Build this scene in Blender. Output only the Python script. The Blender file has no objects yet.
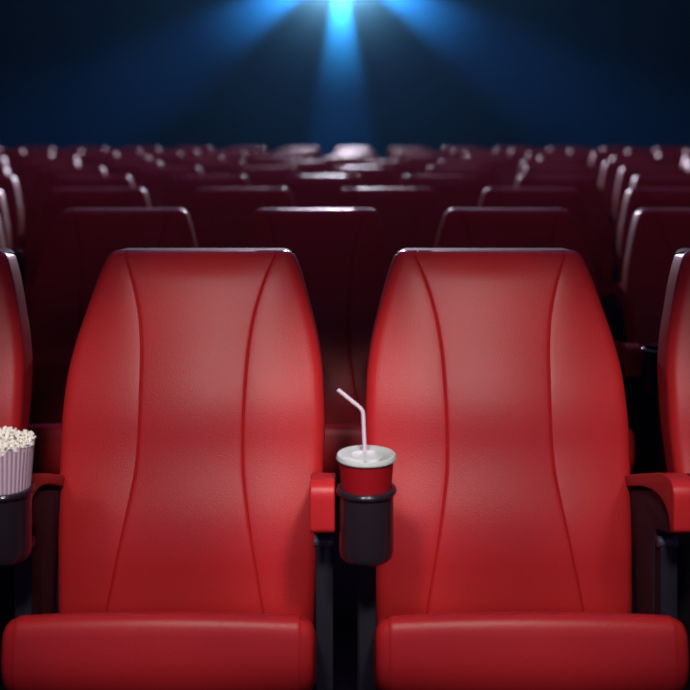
import bpy, bmesh, math, random
import numpy as np
from mathutils import Vector, Matrix

random.seed(7)
S = bpy.context.scene
C = S.collection
F = 1071.0            # focal length in pixels of the 690 frame
CX, HY = 345.0, 124.0 # vanishing point
CZ = 1.35             # eye height
PITCH = 0.62

# ------------------------------------------------------------------ materials
def mat(name, base, rough=0.5, spec=0.5, bump=None, coat=0.0, metal=0.0, vary=None):
    m = bpy.data.materials.new(name); m.use_nodes = True
    nt = m.node_tree; b = nt.nodes['Principled BSDF']
    b.inputs['Base Color'].default_value = (*base, 1)
    b.inputs['Roughness'].default_value = rough
    b.inputs['Specular IOR Level'].default_value = spec
    b.inputs['Coat Weight'].default_value = coat
    b.inputs['Coat Roughness'].default_value = 0.25
    b.inputs['Metallic'].default_value = metal
    tc = nt.nodes.new('ShaderNodeTexCoord')
    if vary:
        n = nt.nodes.new('ShaderNodeTexNoise'); n.inputs['Scale'].default_value = vary[0]; n.inputs['Detail'].default_value = 4
        r = nt.nodes.new('ShaderNodeMixRGB'); r.inputs[1].default_value = (*base, 1); r.inputs[2].default_value = (*vary[1], 1)
        nt.links.new(tc.outputs['Object'], n.inputs['Vector']); nt.links.new(n.outputs['Fac'], r.inputs[0])
        nt.links.new(r.outputs[0], b.inputs['Base Color'])
    if bump:
        v = nt.nodes.new('ShaderNodeTexVoronoi'); v.inputs['Scale'].default_value = bump[0]
        n2 = nt.nodes.new('ShaderNodeTexNoise'); n2.inputs['Scale'].default_value = bump[0]*0.6; n2.inputs['Detail'].default_value = 3
        ad = nt.nodes.new('ShaderNodeMath'); ad.operation = 'ADD'
        bp = nt.nodes.new('ShaderNodeBump'); bp.inputs['Strength'].default_value = bump[1]; bp.inputs['Distance'].default_value = 0.0006
        nt.links.new(tc.outputs['Object'], v.inputs['Vector']); nt.links.new(tc.outputs['Object'], n2.inputs['Vector'])
        nt.links.new(v.outputs['Distance'], ad.inputs[0]); nt.links.new(n2.outputs['Fac'], ad.inputs[1])
        nt.links.new(ad.outputs[0], bp.inputs['Height']); nt.links.new(bp.outputs['Normal'], b.inputs['Normal'])
    return m

M_LEATHER = mat('red_leather', (0.45, 0.017, 0.019), 0.40, 0.26, bump=(480, 0.32), vary=(9, (0.38, 0.013, 0.015)))
M_SHELL   = mat('dark_back_shell', (0.036, 0.028, 0.048), 0.72, 0.06)
M_PANEL   = mat('plum_black_plastic', (0.028, 0.018, 0.026), 0.62, 0.12, bump=(300, 0.1))
M_POST    = mat('black_steel', (0.012, 0.011, 0.017), 0.7, 0.12)
M_HOLDER  = mat('gloss_black_plastic', (0.016, 0.011, 0.015), 0.20, 0.7)
M_BOLT    = mat('dull_grey_steel', (0.045, 0.042, 0.06), 0.5, 0.3)
M_CUP     = mat('red_paper_cup', (0.23, 0.003, 0.007), 0.45, 0.3)
M_LID     = mat('white_plastic_lid', (0.40, 0.43, 0.41), 0.6, 0.08)
M_STRAW   = mat('pale_pink_straw', (0.58, 0.46, 0.53), 0.4, 0.3)
M_FLOOR   = mat('dark_carpet', (0.020, 0.010, 0.016), 0.9, 0.2, bump=(180, 0.4), vary=(3, (0.014, 0.008, 0.014)))
M_WALL    = mat('dark_blue_wall_fabric', (0.012, 0.013, 0.022), 0.95, 0.1, bump=(60, 0.3), vary=(2, (0.009, 0.010, 0.018)))
M_POP     = mat('popcorn_cream', (0.92, 0.86, 0.68), 0.65, 0.3, vary=(70, (0.97, 0.96, 0.90)))

def bucket_material():
    m = bpy.data.materials.new('striped_paper'); m.use_nodes = True
    nt = m.node_tree; b = nt.nodes['Principled BSDF']; b.inputs['Roughness'].default_value = 0.5
    tc = nt.nodes.new('ShaderNodeTexCoord'); sp = nt.nodes.new('ShaderNodeSeparateXYZ')
    at = nt.nodes.new('ShaderNodeMath'); at.operation = 'ARCTAN2'
    ml = nt.nodes.new('ShaderNodeMath'); ml.operation = 'MULTIPLY'; ml.inputs[1].default_value = 40
    sn = nt.nodes.new('ShaderNodeMath'); sn.operation = 'SINE'
    cr = nt.nodes.new('ShaderNodeValToRGB')
    cr.color_ramp.elements[0].position = 0.35; cr.color_ramp.elements[0].color = (0.36, 0.20, 0.27, 1)
    cr.color_ramp.elements[1].position = 0.65; cr.color_ramp.elements[1].color = (0.62, 0.50, 0.57, 1)
    ad = nt.nodes.new('ShaderNodeMath'); ad.operation = 'MULTIPLY_ADD'; ad.inputs[1].default_value = .5; ad.inputs[2].default_value = .5
    L = nt.links.new
    L(tc.outputs['Object'], sp.inputs[0]); L(sp.outputs['Y'], at.inputs[0]); L(sp.outputs['X'], at.inputs[1])
    L(at.outputs[0], ml.inputs[0]); L(ml.outputs[0], sn.inputs[0]); L(sn.outputs[0], ad.inputs[0]); L(ad.outputs[0], cr.inputs[0])
    L(cr.outputs[0], b.inputs['Base Color'])
    return m
M_BUCKET = bucket_material()

# ------------------------------------------------------------------ helpers
def link(name, me, m, parent=None, smooth=True):
    me.materials.append(m)
    if smooth:
        for p in me.polygons: p.use_smooth = True
    o = bpy.data.objects.new(name, me); C.objects.link(o)
    if parent: o.parent = parent
    return o

def from_bm(name, bm, m, parent=None, smooth=True, angle=None):
    bmesh.ops.recalc_face_normals(bm, faces=bm.faces)
    me = bpy.data.meshes.new(name); bm.to_mesh(me); bm.free()
    o = link(name, me, m, parent, smooth)
    if angle is not None:
        me.set_sharp_from_angle(angle=math.radians(angle))
    return o

def tag(o, label=None, cat=None, group=None, kind=None):
    if label: o['label'] = label
    if cat: o['category'] = cat
    if group: o['group'] = group
    if kind: o['kind'] = kind
    return o

def empty(name, loc=(0, 0, 0)):
    o = bpy.data.objects.new(name, None); o.empty_display_size = 0.1; C.objects.link(o); o.location = loc
    return o

def interp(tab):
    """smooth (monotone cubic) interpolation through (z, value) pairs"""
    xs = np.array([p[0] for p in tab]); ys = np.array([p[1] for p in tab])
    order = np.argsort(xs); xs, ys = xs[order], ys[order]
    h = np.diff(xs); d = np.diff(ys)/h
    mk = np.zeros(len(xs)); mk[0], mk[-1] = d[0], d[-1]
    for i in range(1, len(xs)-1):
        if d[i-1]*d[i] > 0:
            w1, w2 = 2*h[i]+h[i-1], h[i]+2*h[i-1]
            mk[i] = (w1+w2)/(w1/d[i-1]+w2/d[i])
    def f(x):
        x = min(max(x, xs[0]), xs[-1]); i = int(min(max(np.searchsorted(xs, x)-1, 0), len(xs)-2))
        t = (x-xs[i])/h[i]
        return ((2*t**3-3*t**2+1)*ys[i] + (t**3-2*t**2+t)*h[i]*mk[i] + (-2*t**3+3*t**2)*ys[i+1] + (t**3-t**2)*h[i]*mk[i+1])
    return f

def lathe(bm, prof, n=48, cx=0, cy=0, closed=False):
    rings = []
    for r, z in prof:
        if r < 1e-6: rings.append([bm.verts.new((cx, cy, z))])
        else: rings.append([bm.verts.new((cx+r*math.cos(2*math.pi*k/n), cy+r*math.sin(2*math.pi*k/n), z)) for k in range(n)])
    seq = list(zip(rings, rings[1:])) + ([(rings[-1], rings[0])] if closed else [])
    for a, b in seq:
        for k in range(n):
            k2 = (k+1) % n
            vs = []
            for v in (a[k % len(a)], a[k2 % len(a)], b[k2 % len(b)], b[k % len(b)]):
                if v not in vs: vs.append(v)
            if len(vs) > 2: bm.faces.new(vs)

def prism(bm, poly, x0, x1, bev=0.0, seg=3):
    """extrude a (y,z) polygon along x and round its edges"""
    b2 = bmesh.new()
    a = [b2.verts.new((x0, y, z)) for y, z in poly]; c = [b2.verts.new((x1, y, z)) for y, z in poly]
    b2.faces.new(a); b2.faces.new(c[::-1])
    for i in range(len(poly)):
        j = (i+1) % len(poly); b2.faces.new((a[j], a[i], c[i], c[j]))
    bmesh.ops.recalc_face_normals(b2, faces=b2.faces)
    if bev:
        caps = [e for e in b2.edges if abs(e.verts[0].co.x-e.verts[1].co.x) < 1e-7]
        bmesh.ops.bevel(b2, geom=caps, offset=bev, segments=seg, profile=0.5, affect='EDGES', clamp_overlap=True)
    me = bpy.data.meshes.new('tmp'); b2.to_mesh(me); b2.free(); bm.from_mesh(me); bpy.data.meshes.remove(me)

def rounded(poly, r, seg=5):
    """fillet every corner of a (y,z) polygon; r may be a list"""
    out = []; n = len(poly)
    for i in range(n):
        p = Vector(poly[i]); a = Vector(poly[i-1])-p; b = Vector(poly[(i+1) % n])-p
        rr = r[i] if isinstance(r, (list, tuple)) else r
        rr = min(rr, a.length*0.49, b.length*0.49)
        if rr < 1e-5: out.append(tuple(p)); continue
        a = p+a.normalized()*rr; b = p+b.normalized()*rr
        for k in range(seg+1):
            t = k/seg; q = a*(1-t)**2+p*2*t*(1-t)+b*t*t; out.append(tuple(q))
    return out

def tube(bm, pts, r, n=14, cap=True):
    rings = []
    up = Vector((0, 1, 0))
    for i, p in enumerate(pts):
        p = Vector(p); t = (Vector(pts[min(i+1, len(pts)-1)])-Vector(pts[max(i-1, 0)])).normalized()
        s = t.cross(up).normalized(); u = s.cross(t)
        rings.append([bm.verts.new(p+s*r*math.cos(2*math.pi*k/n)+u*r*math.sin(2*math.pi*k/n)) for k in range(n)])
    for a, b in zip(rings, rings[1:]):
        for k in range(n): bm.faces.new((a[k], a[(k+1) % n], b[(k+1) % n], b[k]))
    if cap: bm.faces.new(rings[0][::-1]); bm.faces.new(rings[-1])

KIDS = {}
def note_children():
    for o in C.objects:
        if o.parent: KIDS.setdefault(o.parent.name, []).append(o)

def copy_tree(o, parent=None):
    c = o.copy(); C.objects.link(c)
    if parent: c.parent = parent
    for ch in KIDS.get(o.name, ()): copy_tree(ch, c)
    return c

# ------------------------------------------------------------------ the cinema seat
# local frame: x across, y away from the camera (0 = middle of the backrest), z up from the floor
ZT, ZB = 1.077, 0.365
def wave(z):
    f = max(0.0, min(1.0, (z-0.42)/0.08))*max(0.0, min(1.0, (1.075-z)/0.05))
    return (0.0030+0.0030*max(0.0, min(1.0, (0.86-z)/0.15)))*f*math.sin(2*math.pi*(z-0.90)/0.28)

half_w = interp([(1.085, .192), (1.0385, .2125), (.9575, .2375), (.893, .2545), (.8217, .2655), (.73, .2690), (.6538, .2660), (.546, .258), (.407, .2515), (.36, .249)])
seam_w = interp([(1.085, .170), (1.045, .150), (.997, .1325), (.932, .1165), (.86, .1085), (.73, .1045), (.663, .1065), (.626, .1115), (.509, .132), (.416, .149), (.36, .158)])
back_y = interp([(1.085, .136), (.97, .091), (.841, .044), (.73, .0), (.56, -.052), (.44, -.083), (.36, -.092)])

def drop(d, r):
    if d >= r: return 0.0
    d = max(d, 0.0)
    return r-math.sqrt(max(r*r-(r-d)**2, 0.0))

side_t = [0, .006, .018, .035, .06, .09, .13, .18, .25, .33, .42, .51, .60, .69, .77, .84, .89, .93, .955, .972, .982, .989, .995, 1.0]
cen_t = [.004, .009, .016, .03, .055, .09, .14, .2, .28, .36, .44, .5]
cen_t = cen_t + [1-t for t in cen_t[-2::-1]]
zz = [0, .002, .006, .012, .02, .03, .045]+[0.065+0.87*k/46 for k in range(47)]+[.955, .97, .98, .988, .994, .998, 1.0]

def columns(z):
    w, s = half_w(z), seam_w(z)
    left = [(-w+(w-s)*t, 'side', t) for t in side_t]
    mid = [(-s+2*s*t, 'mid', t) for t in cen_t]
    right = [(-x, 'side', t) for x, _, t in left[::-1]]
    return left+mid+right

def pillow(x, z, zone, t):
    w, s = half_w(z), seam_w(z)
    topfade = min(1.0, (ZT-z)/0.05); botfade = min(1.0, (z-ZB)/0.06+0.3)
    fade = max(0.0, topfade)**0.7*botfade
    if zone == 'side':
        wide = (w-s)/0.15
        b = 0.016*math.sin(math.pi*0.60*t)*(0.35+0.65*wide)
    else:
        q = 2*t-1
        b = 0.016*math.sin(math.pi*0.60)*(0.35+0.65*(w-s)/0.15)+0.006*(1-q*q)
    groove = 0.0032*math.exp(-((abs(x)-s)/0.0015)**2)+0.0004*math.exp(-((abs(x)-s)/0.006)**2)
    return b*fade-groove

def corner_x(x, z, w):
    return x

def slab(name, front, back, m, parent, inset=0.0, taper=0.0, tilt=0.004):
    bm = bmesh.new(); rows_f, rows_b = [], []
    for q in zz:
        z = ZB+(ZT-ZB)*q
        # the two upper corners are rounded
        cr = 0.014; dz = ZT-z
        shrink = drop(dz, cr)
        rf, rb = [], []
        w = half_w(z)
        for x, zone, t in columns(z):
            xs = x*(w-shrink-inset)/w
            rf.append(bm.verts.new((xs, front(x, z, zone, t), z)))
            rb.append(bm.verts.new((xs*(w-taper)/w, back(x, z, zone, t), z-tilt)))
        rows_f.append(rf); rows_b.append(rb)
    n = len(rows_f[0]); k = len(rows_f)
    for g, flip in ((rows_f, False), (rows_b, True)):
        for j in range(k-1):
            for i in range(n-1):
                vs = (g[j][i], g[j][i+1], g[j+1][i+1], g[j+1][i])
                bm.faces.new(vs if not flip else vs[::-1])
    loop_f = [rows_f[0][i] for i in range(n)]+[rows_f[j][n-1] for j in range(1, k)]+[rows_f[k-1][i] for i in range(n-2, -1, -1)]+[rows_f[j][0] for j in range(k-2, 0, -1)]
    loop_b = [rows_b[0][i] for i in range(n)]+[rows_b[j][n-1] for j in range(1, k)]+[rows_b[k-1][i] for i in range(n-2, -1, -1)]+[rows_b[j][0] for j in range(k-2, 0, -1)]
    L = len(loop_f)
    for i in range(L):
        bm.faces.new((loop_f[(i+1) % L], loop_f[i], loop_b[i], loop_b[(i+1) % L]))
    return from_bm(name, bm, m, parent, True, 50)

def edge_drop(x, z, r):
    w = half_w(z)
    return max(drop(w-abs(x), r), drop(ZT-z, r*0.6), drop(z-ZB, r))

def top_wrap(z):
    u = max(0.0, 1-(ZT-z)/0.014)
    return u*u*(3-2*u)

def f_front(x, z, zone, t):
    return back_y(z)-pillow(x, z, zone, t)-0.004+edge_drop(x, z, 0.020)+wave(z)
def f_flat(x, z, zone, t):
    return back_y(z)+0.075-0.062*top_wrap(z)
def s_front(x, z, zone, t):
    return back_y(z)+0.0755-0.062*top_wrap(z)
def s_back(x, z, zone, t):
    return back_y(z)+0.100-edge_drop(x, z, 0.018)

def make_cushion(parent):
    # profile in (along, up) : along = 0 at the front lip, going back
    T, LEN = 0.128, 0.335
    tilt = math.radians(29)
    prof = rounded([(0.040, -T), (0, 0), (LEN, 0.0), (LEN, -T*0.75)], [0.070, 0.040, 0.012, 0.012], 10)
    # denser straight runs
    dense = []
    for i, p in enumerate(prof):
        q = prof[(i+1) % len(prof)]
        L = math.hypot(q[0]-p[0], q[1]-p[1]); m = max(1, int(L/0.02))
        for k in range(m): dense.append((p[0]+(q[0]-p[0])*k/m, p[1]+(q[1]-p[1])*k/m))
    cen = (LEN*0.5, -T*0.5)
    H, SE = 0.2590, 0.2380
    xs = [-H, -H+.0006, -H+.002, -H+.0045, -H+.008, -H+.012, -H+.017, -H+.022, -SE-.004, -SE-.002, -SE, -SE+.002, -SE+.004, -SE+.008, -SE+.016, -SE+.03]
    xs += [-.19+.38*k/20 for k in range(21)] + [-x for x in xs[::-1]]
    bm = bmesh.new(); rings = []
    P0 = Vector((0, -0.400, 0.541))
    for x in xs:
        a = abs(x)
        inset = drop(H-a, 0.021)
        side = 0.0
        if a > SE: side = 0.0035
        g = 0.0030*math.exp(-((a-SE)/0.0022)**2)
        crown = 0.006*(1-(a/SE)**2) if a < SE else 0
        ring = []
        for (y, z) in dense:
            vy, vz = y-cen[0], z-cen[1]
            amt = inset+side*min(1, (a-SE)/0.004 if a > SE else 0)+g-crown
            fy = 1-amt/(LEN*0.5); fz = 1-amt/(T*0.5)
            yy, zc = cen[0]+vy*fy, cen[1]+vz*fz
            # soft bulge of the front face
            Y = yy*math.cos(tilt)+zc*math.sin(tilt)
            Z = -yy*math.sin(tilt)+zc*math.cos(tilt)
            ring.append(bm.verts.new((x, P0.y+Y, P0.z+Z)))
        rings.append(ring)
    n = len(dense)
    for a, b in zip(rings, rings[1:]):
        for k in range(n): bm.faces.new((a[k], a[(k+1) % n], b[(k+1) % n], b[k]))
    bm.faces.new(rings[0]); bm.faces.new(rings[-1][::-1])
    c = from_bm('seat_cushion', bm, M_LEATHER, parent, True, 60)
    bm = bmesh.new()
    def loc(y, z): return (P0.y+y*math.cos(tilt)+z*math.sin(tilt), P0.z-y*math.sin(tilt)+z*math.cos(tilt))
    pan = [loc(0.035, -T-0.004), loc(0.02, -T-0.020), loc(0.10, -T-0.040), loc(LEN-0.02, -T-0.030), loc(LEN-0.015, -T*0.75-0.006)]
    prism(bm, rounded(pan, 0.012, 4), -0.225, 0.225, 0.006)
    from_bm('seat_pan', bm, M_PANEL, parent, True, 35)
    return c

def make_arm(parent, side, with_holder):
    # side = +1 right (viewer's right), -1 left
    xi, xo = 0.2500, 0.2925
    front = -0.345 if not with_holder else -0.288
    x0, x1 = (xi, xo) if side > 0 else (-xo, -xi)
    sl = math.tan(math.radians(18.5))
    def top(y): return 0.741+( -0.31 - y)*sl if y > -0.31 else 0.741
    # dark side panel : fills the hook of the pad, cut back to the post, down to a foot
    ins = 0.006
    bot = 0.640
    fb = front+0.030
    panel = [(0.02, top(0.02)-0.030), (-0.12, top(-0.12)-0.028), (fb+0.05, top(fb+0.05)-0.030), (fb, top(fb)-0.070), (fb-0.004, bot), (fb+0.020, bot-0.006),
             (-0.215, 0.612), (-0.205, 0.560), (-0.200, 0.40), (-0.180, 0.012), (-0.06, 0.012), (-0.085, 0.36), (-0.060, 0.50), (0.03, 0.60)]
    bm = bmesh.new()
    prism(bm, rounded(panel, [.01, .02, .03, .02, .008, .008, .012, .02, .05, .004, .004, .05, .05, .02], 5), x0+ins, x1-ins, 0.006)
    arm = from_bm('armrest', bm, M_PANEL, parent, True, 40)
    # padded red cover : along the top and down over the front
    q0, q1, q2 = (front+0.022, 0.654), (front+0.036, top(front)-0.012), (-0.05, top(-0.05)-0.021)
    arc = [tuple(q0[a]*(1-t)**2+q1[a]*2*t*(1-t)+q2[a]*t*t for a in (0, 1)) for t in [k/14 for k in range(1, 15)]]
    pad = [(0.02, top(0.02)), (-0.10, top(-0.10)+0.003), (front+0.06, top(front+0.06)+0.004), (front, top(front)-0.004), (front, 0.652), (front+0.021, 0.648)]+arc+[(0.02, top(0.02)-0.020)]
    bm = bmesh.new()
    prism(bm, rounded(pad, [.006, .05, .05, .042, .012, .005]+[0]*len(arc)+[.006], 8), x0, x1, 0.007, 4)
    from_bm('armrest_pad', bm, M_LEATHER, arm, True, 40)
    # the upright support and its foot
    bm = bmesh.new()
    post = [(-0.243, 0.004), (-0.243, 0.594), (-0.190, 0.594), (-0.165, 0.30), (-0.165, 0.004)]
    prism(bm, rounded(post, [.002, .012, .012, .05, .002], 4), x0+0.008, x1-0.004, 0.004)
    foot = [(-0.29, 0.0), (-0.29, 0.014), (-0.02, 0.014), (-0.02, 0.0)]
    prism(bm, foot, x0, x1, 0.003)
    from_bm('leg', bm, M_POST, parent, True, 40)
    bm = bmesh.new()
    tube(bm, [(x0+0.004, -0.236, 0.596), (x0+0.005, -0.236, 0.596), (x1-0.003, -0.236, 0.596), (x1-0.002, -0.236, 0.596)], 0.0095, 16)
    from_bm('hinge_bolt', bm, M_BOLT, parent, True, 40)

HOLD_Y = -0.340
HOLD_Z0 = 0.608
HOLD_TOP = 0.722
def make_holder(parent):
    bm = bmesh.new()
    R, Ri = 0.0465, 0.0438
    prof = [(0, HOLD_Z0), (R-0.012, HOLD_Z0), (R-0.005, HOLD_Z0+0.0025), (R-0.001, HOLD_Z0+0.008), (R, HOLD_Z0+0.016), (R, HOLD_TOP), (Ri, HOLD_TOP), (Ri-.0006, HOLD_Z0+0.010), (Ri-0.004, HOLD_Z0+0.006), (0, HOLD_Z0+0.006)]
    lathe(bm, prof, 64, -0.2735, HOLD_Y)
    h = from_bm('cup_holder', bm, M_HOLDER, parent, True, 50)
    bm = bmesh.new()
    k = 16
    ring = [(0.0465+0.0057*math.cos(2*math.pi*i/k), HOLD_TOP+0.0035+0.0058*math.sin(2*math.pi*i/k)) for i in range(k)]
    lathe(bm, ring, 64, -0.2735, HOLD_Y, closed=True)
    from_bm('rim', bm, M_HOLDER, h, True)
    bm = bmesh.new()
    br = [(HOLD_Y+R-0.004, 0.69), (HOLD_Y+R+0.030, 0.69), (HOLD_Y+R+0.030, 0.655), (HOLD_Y+R-0.004, 0.635)]
    prism(bm, br, -0.290, -0.258, 0.003)
    from_bm('bracket', bm, M_HOLDER, h, True, 40)

def make_seat():
    root = empty('cinema_seat')
    slab('backrest', f_front, f_flat, M_LEATHER, root, 0.0, 0.001)
    slab('back_shell', s_front, s_back, M_SHELL, root, 0.002, 0.004, 0.0040)
    make_cushion(root)
    make_arm(root, 1, False)
    make_arm(root, -1, True)
    make_holder(root)
    # crossbar under the seat that ties the two legs together
    bm = bmesh.new()
    tube(bm, [(-0.26, -0.20, 0.30), (0.26, -0.20, 0.30)], 0.018, 16)
    from_bm('crossbar', bm, M_POST, root, True, 40)
    return root

proto = make_seat()
note_children()
Y1 = 2.17
TOPD = 2.306
rows = [345.0, 316.0, 387.0, 324.5, 362.7, 383.2, 344.5, 355.0, 354.5, 354.0]
ORD = ['front', 'second', 'third', 'fourth', 'fifth', 'sixth', 'seventh', 'eighth', 'ninth', 'tenth']
first = True
for r, c in enumerate(rows):
    d = TOPD*(1+0.49*r); y = Y1+(d-TOPD)
    xc = (c-CX)/F*d
    if r == 0: xc = PITCH/2
    edge = 352.0/F
    spots = []
    for k in range(-14, 15):
        x = xc+k*PITCH
        near = d-0.06
        lo, hi = (x-0.27)/near, (x+0.27)/near
        if hi > -edge and lo < edge: spots.append(x)
    for i, x in enumerate(sorted(spots)):
        o = proto if first else copy_tree(proto)
        first = False
        o.location = (x, y, 0)
        n = len(spots)
        if r == 0:
            lab = ['red leather cinema seat cut off by the left frame edge in the front row',
                   'red leather front row cinema seat with the popcorn bucket in its cup holder',
                   'red leather front row cinema seat with the red soda cup in its holder',
                   'red leather cinema seat cut off by the right frame edge in the front row'][i]
        else:
            if i == 0: pos = 'the leftmost in view'
            elif i == n-1: pos = 'the rightmost in view'
            elif i <= n//2: pos = ORD[i]+' from the left'
            else: pos = ORD[n-1-i]+' from the right'
            tone = 'dim red' if r < 3 else ('blurred dark red' if r < 6 else 'far blurred')
            lab = f'{tone} cinema seat in the {ORD[r]} row back, {pos}'
        tag(o, lab, 'cinema seat', f'cinema seats in the {ORD[r]} row')

# ------------------------------------------------------------------ soda cup, straw, popcorn
def make_drink(x, y, z):
    root = empty('soda_cup', (x, y, z))
    tag(root, 'red paper soda cup with white lid and bent straw in the middle cup holder', 'drink')
    H = 0.165
    bm = bmesh.new()
    rb, rt = 0.0352, 0.0468
    prof = [(0, 0.004), (rb-0.003, 0.004), (rb-0.002, 0.0), (rb, 0.001)]
    prof += [(rb+(rt-rb)*k/10, 0.001+(H-0.001)*k/10) for k in range(1, 11)]
    prof += [(rt-0.0006, H), (rt-0.001, H-0.004), (rb-0.0012, 0.007), (0, 0.007)]
    lathe(bm, prof, 64)
    from_bm('cup_body', bm, M_CUP, root, True, 45)
    bm = bmesh.new()
    z0 = H-0.001
    prof = [(rt+0.0004, z0), (0.0508, z0+0.0003), (0.0514, z0+0.0015), (0.0508, z0+0.003), (0.0502, z0+0.0062), (0.0494, z0+0.0080), (0.0478, z0+0.0086), (0.0455, z0+0.0080), (0.0440, z0+0.0070),
            (0.0330, z0+0.0067), (0.0318, z0+0.0060), (0.0300, z0+0.0045), (0.0285, z0+0.0045), (0.0268, z0+0.0062), (0.0250, z0+0.0068), (0.0120, z0+0.0068), (0.0100, z0+0.0074), (0.006, z0+0.0076), (0, z0+0.0076)]
    prof += [(0, z0+0.0030), (rt+0.0004, z0+0.0028)]
    lathe(bm, prof, 72, closed=False)
    from_bm('lid', bm, M_LID, root, True, 60)
    # straw
    bm = bmesh.new()
    a = Vector((0.004, 0.006, 0.02)); b = Vector((-0.0055, 0.010, 0.2440)); tip = Vector((-0.0485, 0.010, 0.2790))
    pts = [a, a.lerp(b, .5), b-(b-a).normalized()*0.008]
    for t in (0.25, 0.5, 0.75):
        p0 = b-(b-a).normalized()*0.008; p2 = b+(tip-b).normalized()*0.008
        pts.append(p0*(1-t)**2+b*2*t*(1-t)+p2*t*t)
    pts += [b+(tip-b).normalized()*0.008, tip]
    tube(bm, pts, 0.0034, 16, cap=False)
    tube(bm, pts[::-1], 0.0027, 16, cap=False)
    s = from_bm('straw', bm, M_STRAW, root, True)
    return root

def make_bucket(x, y, z):
    bm = bmesh.new()
    n = 320; rings = []
    rb, rt, H = 0.0345, 0.0505, 0.190
    levels = [(0, rb), (0.02, rb+0.0016)]+[(H*k/8, rb+(rt-rb)*k/8) for k in range(1, 9)]
    def rad(r, k, amp=0.0007): return r+amp*math.sin(40*2*math.pi*k/n)
    outer = [[bm.verts.new((rad(r, k)*math.cos(2*math.pi*k/n), rad(r, k)*math.sin(2*math.pi*k/n), zz_)) for k in range(n)] for zz_, r in levels]
    inner = [[bm.verts.new((rad(r-.0012, k)*math.cos(2*math.pi*k/n), rad(r-.0012, k)*math.sin(2*math.pi*k/n), zz_)) for k in range(n)] for zz_, r in levels[::-1][:-1]]+[[bm.verts.new(((rb-.001)*math.cos(2*math.pi*k/n), (rb-.001)*math.sin(2*math.pi*k/n), 0.006)) for k in range(n)]]
    allr = outer+inner
    for a, b in zip(allr, allr[1:]):
        for k in range(n): bm.faces.new((a[k], a[(k+1) % n], b[(k+1) % n], b[k]))
    bm.faces.new(outer[0][::-1]); bm.faces.new(inner[-1])
    o = from_bm('popcorn_bucket', bm, M_BUCKET, None, True, 60)
    o.location = (x, y, z)
    tag(o, 'pleated striped paper popcorn bucket in the cup holder at the left', 'popcorn bucket')
    # the popcorn
    bm = bmesh.new()
    rnd = random.Random(3)
    top = H-0.004
    cnt = 0
    spots = []
    tries = 0
    while cnt < 330 and tries < 20000:
        tries += 1
        rr = 0.050*math.sqrt(rnd.random()); a = rnd.uniform(0, 2*math.pi)
        hz = top-0.006+0.034*(1-(rr/0.052)**2)*rnd.uniform(0.35, 1.0)
        if rr > 0.042: hz = top+rnd.uniform(-0.001, 0.012)
        p = Vector((rr*math.cos(a), rr*math.sin(a), hz))
        if all((p-q).length > 0.0056 for q in spots):
            spots.append(p); cnt += 1
    for p in spots:
        for j in range(rnd.randint(6, 8)):
            d = Vector((rnd.uniform(-1, 1), rnd.uniform(-1, 1), rnd.uniform(-1, 1))).normalized()*rnd.uniform(0.0016, 0.0036)
            rr = rnd.uniform(0.0014, 0.0027)
            mtx = Matrix.Translation(p+d) @ Matrix.Rotation(rnd.uniform(0, 3), 4, 'X') @ Matrix.Diagonal((rr*rnd.uniform(.8, 1.2), rr*rnd.uniform(.8, 1.2), rr*rnd.uniform(.6, 1), 1))
            bmesh.ops.create_icosphere(bm, subdivisions=1, radius=1.0, matrix=mtx)
    pc = from_bm('popcorn', bm, M_POP, None, True)
    pc.location = (x, y, z)
    tag(pc, 'cream popcorn heaped up over the rim of the striped bucket', 'popcorn', kind='stuff')

hx = PITCH/2-0.2735
make_drink(hx, Y1+HOLD_Y, HOLD_Z0+0.0065)
make_bucket(hx-PITCH, Y1+HOLD_Y, HOLD_Z0+0.0065)

# ------------------------------------------------------------------ the hall
def box_obj(name, lo, hi, m):
    bm = bmesh.new(); bmesh.ops.create_cube(bm, size=1)
    for v in bm.verts:
        v.co = Vector([(lo[i]+hi[i])/2+v.co[i]*(hi[i]-lo[i]) for i in range(3)])
    o = from_bm(name, bm, m, None, False)
    return tag(o, kind='structure')
XW, YB, YF, ZC = 8.0, 23.2, -6.0, 7.6
box_obj('floor', (-XW, YF, -0.1), (XW, YB, 0), M_FLOOR)
box_obj('ceiling', (-XW, YF, ZC), (XW, YB, ZC+0.1), M_WALL)
box_obj('wall_back', (-XW-.1, YB, -0.1), (XW+.1, YB+0.1, ZC+.1), M_WALL)
box_obj('wall_front', (-XW-.1, YF-.1, -0.1), (XW+.1, YF, ZC+.1), M_WALL)
box_obj('wall_left', (-XW-.1, YF, -0.1), (-XW, YB, ZC+.1), M_WALL)
box_obj('wall_right', (XW, YF, -0.1), (XW+.1, YB, ZC+.1), M_WALL)

# ------------------------------------------------------------------ light
def aim(o, target):
    d = Vector(target)-o.location
    o.rotation_euler = d.to_track_quat('-Z', 'Y').to_euler()

def spot(name, loc, target, energy, deg, blend, color, radius):
    l = bpy.data.lights.new(name, 'SPOT'); l.energy = energy; l.spot_size = math.radians(deg); l.spot_blend = blend
    l.color = color; l.shadow_soft_size = radius
    o = bpy.data.objects.new(name, l); C.objects.link(o); o.location = loc; aim(o, target)
    return o

# projector beams from the back of the hall
PD = 20.0
def at(px, py, d): return ((px-CX)/F*d, d, CZ-(py-HY)/F*d)
P = at(341, -40, PD)
BLUE = (0.08, 0.40, 1.0)
def beam(name, px, py, d, e, deg, blend, col=BLUE):
    return spot(name, P, at(px, py, d), e, deg, blend, col, 0.03)
beam('projector_beam', 341, 262, 18.2, 150000, 24, 0.5, (0.09, 0.48, 1.0))
beam('projector_beam', 105, 108, 18.6, 140000, 30, 0.9)
beam('projector_beam', 577, 108, 18.6, 140000, 30, 0.9)
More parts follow.
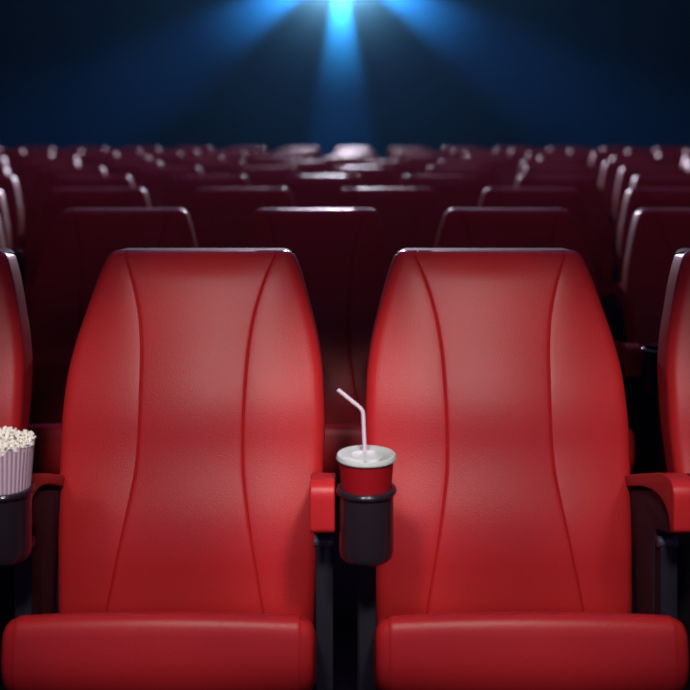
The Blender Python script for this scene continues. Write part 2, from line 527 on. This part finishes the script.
# the spill of the projector over the whole room
spot('projector_spill', P, (0, 5.0, 0.6), 7500, 150, 0.5, (0.88, 0.80, 1.0), 0.10)
# the haze is thickest around the projector
bm = bmesh.new(); bmesh.ops.create_icosphere(bm, subdivisions=4, radius=1.0)
M_HAZE = bpy.data.materials.new('drifting_haze'); M_HAZE.use_nodes = True
nt = M_HAZE.node_tree; nt.nodes.clear()
out = nt.nodes.new('ShaderNodeOutputMaterial'); sc = nt.nodes.new('ShaderNodeVolumeScatter')
sc.inputs['Color'].default_value = (0.22, 0.76, 1.0, 1); sc.inputs['Anisotropy'].default_value = 0.6
tc = nt.nodes.new('ShaderNodeTexCoord'); ln = nt.nodes.new('ShaderNodeVectorMath'); ln.operation = 'LENGTH'
su = nt.nodes.new('ShaderNodeMath'); su.operation = 'SUBTRACT'; su.inputs[0].default_value = 1.0; su.use_clamp = True
pw = nt.nodes.new('ShaderNodeMath'); pw.operation = 'POWER'; pw.inputs[1].default_value = 1.8
mu = nt.nodes.new('ShaderNodeMath'); mu.operation = 'MULTIPLY'; mu.inputs[1].default_value = 0.018
nt.links.new(tc.outputs['Object'], ln.inputs[0]); nt.links.new(ln.outputs['Value'], su.inputs[1]); nt.links.new(su.outputs[0], pw.inputs[0])
nt.links.new(pw.outputs[0], mu.inputs[0]); pc2 = nt.nodes.new('ShaderNodeMath'); pc2.operation = 'POWER'; pc2.inputs[1].default_value = 5
ma = nt.nodes.new('ShaderNodeMath'); ma.operation = 'MULTIPLY_ADD'; ma.inputs[1].default_value = 0.07
nt.links.new(su.outputs[0], pc2.inputs[0]); nt.links.new(pc2.outputs[0], ma.inputs[0]); nt.links.new(mu.outputs[0], ma.inputs[2])
nt.links.new(ma.outputs[0], sc.inputs['Density']); nt.links.new(sc.outputs[0], out.inputs['Volume'])
hz = from_bm('haze', bm, M_HAZE); hz.location = P; hz.scale = (3.6, 2.9, 2.9)
tag(hz, 'blue haze glowing in the projector light above the back of the hall', 'haze', kind='stuff')

# key spots added in front of the front row, cones kept off the rows behind
KEY = (1.0, 0.93, 0.90)
for x, tx, e, dg in ((-0.95, -0.90, 29, 29), (-0.27, -0.29, 99, 31), (0.27, 0.29, 104, 31), (0.95, 0.90, 33, 29)):
    spot('front_row_key', (x, 0.55, 1.95), (tx, 2.13, 0.615), e, dg, 0.5, KEY, 0.10)
# violet fill light added at the screen end of the hall, no screen built
l = bpy.data.lights.new('screen_side_fill', 'AREA'); l.shape = 'RECTANGLE'; l.size = 8; l.size_y = 3.4; l.energy = 90; l.color = (0.45, 0.32, 0.85)
o = bpy.data.objects.new('screen_side_fill', l); C.objects.link(o); o.location = (0, YF+0.2, 2.4); aim(o, (0, 6, 1.2))

# plum fill light added overhead to lift the dark rows behind
l = bpy.data.lights.new('rear_rows_fill', 'AREA'); l.shape = 'RECTANGLE'; l.size = 9; l.size_y = 8.5; l.energy = 110; l.color = (0.50, 0.32, 0.90)
o = bpy.data.objects.new('rear_rows_fill', l); C.objects.link(o); o.location = (0, 6.9, 6.6)

# thin haze in the air of the hall
w = bpy.data.worlds.new('hall_air'); S.world = w; w.use_nodes = True
nt = w.node_tree; nt.nodes['Background'].inputs['Color'].default_value = (0, 0, 0, 1); nt.nodes['Background'].inputs['Strength'].default_value = 0
vs = nt.nodes.new('ShaderNodeVolumeScatter'); vs.inputs['Color'].default_value = (0.16, 0.52, 1.0, 1); vs.inputs['Density'].default_value = 0.0006; vs.inputs['Anisotropy'].default_value = 0.6
nt.links.new(vs.outputs['Volume'], nt.nodes['World Output'].inputs['Volume'])

# ------------------------------------------------------------------ camera
cam = bpy.data.cameras.new('camera'); co = bpy.data.objects.new('camera', cam); C.objects.link(co)
co.location = (0, 0, CZ); co.rotation_euler = (math.pi/2, 0, 0)
cam.sensor_width = 36; cam.lens = F/690*36
cam.shift_y = -(345-HY)/690
cam.clip_start = 0.05; cam.clip_end = 100
cam.dof.use_dof = True; cam.dof.focus_distance = 2.12; cam.dof.aperture_fstop = 2.2; cam.dof.aperture_blades = 6
S.camera = co
S.view_settings.view_transform = 'Standard'; S.view_settings.look = 'None'; S.view_settings.gamma = 1; S.view_settings.exposure = 0
S.view_settings.use_curve_mapping = False
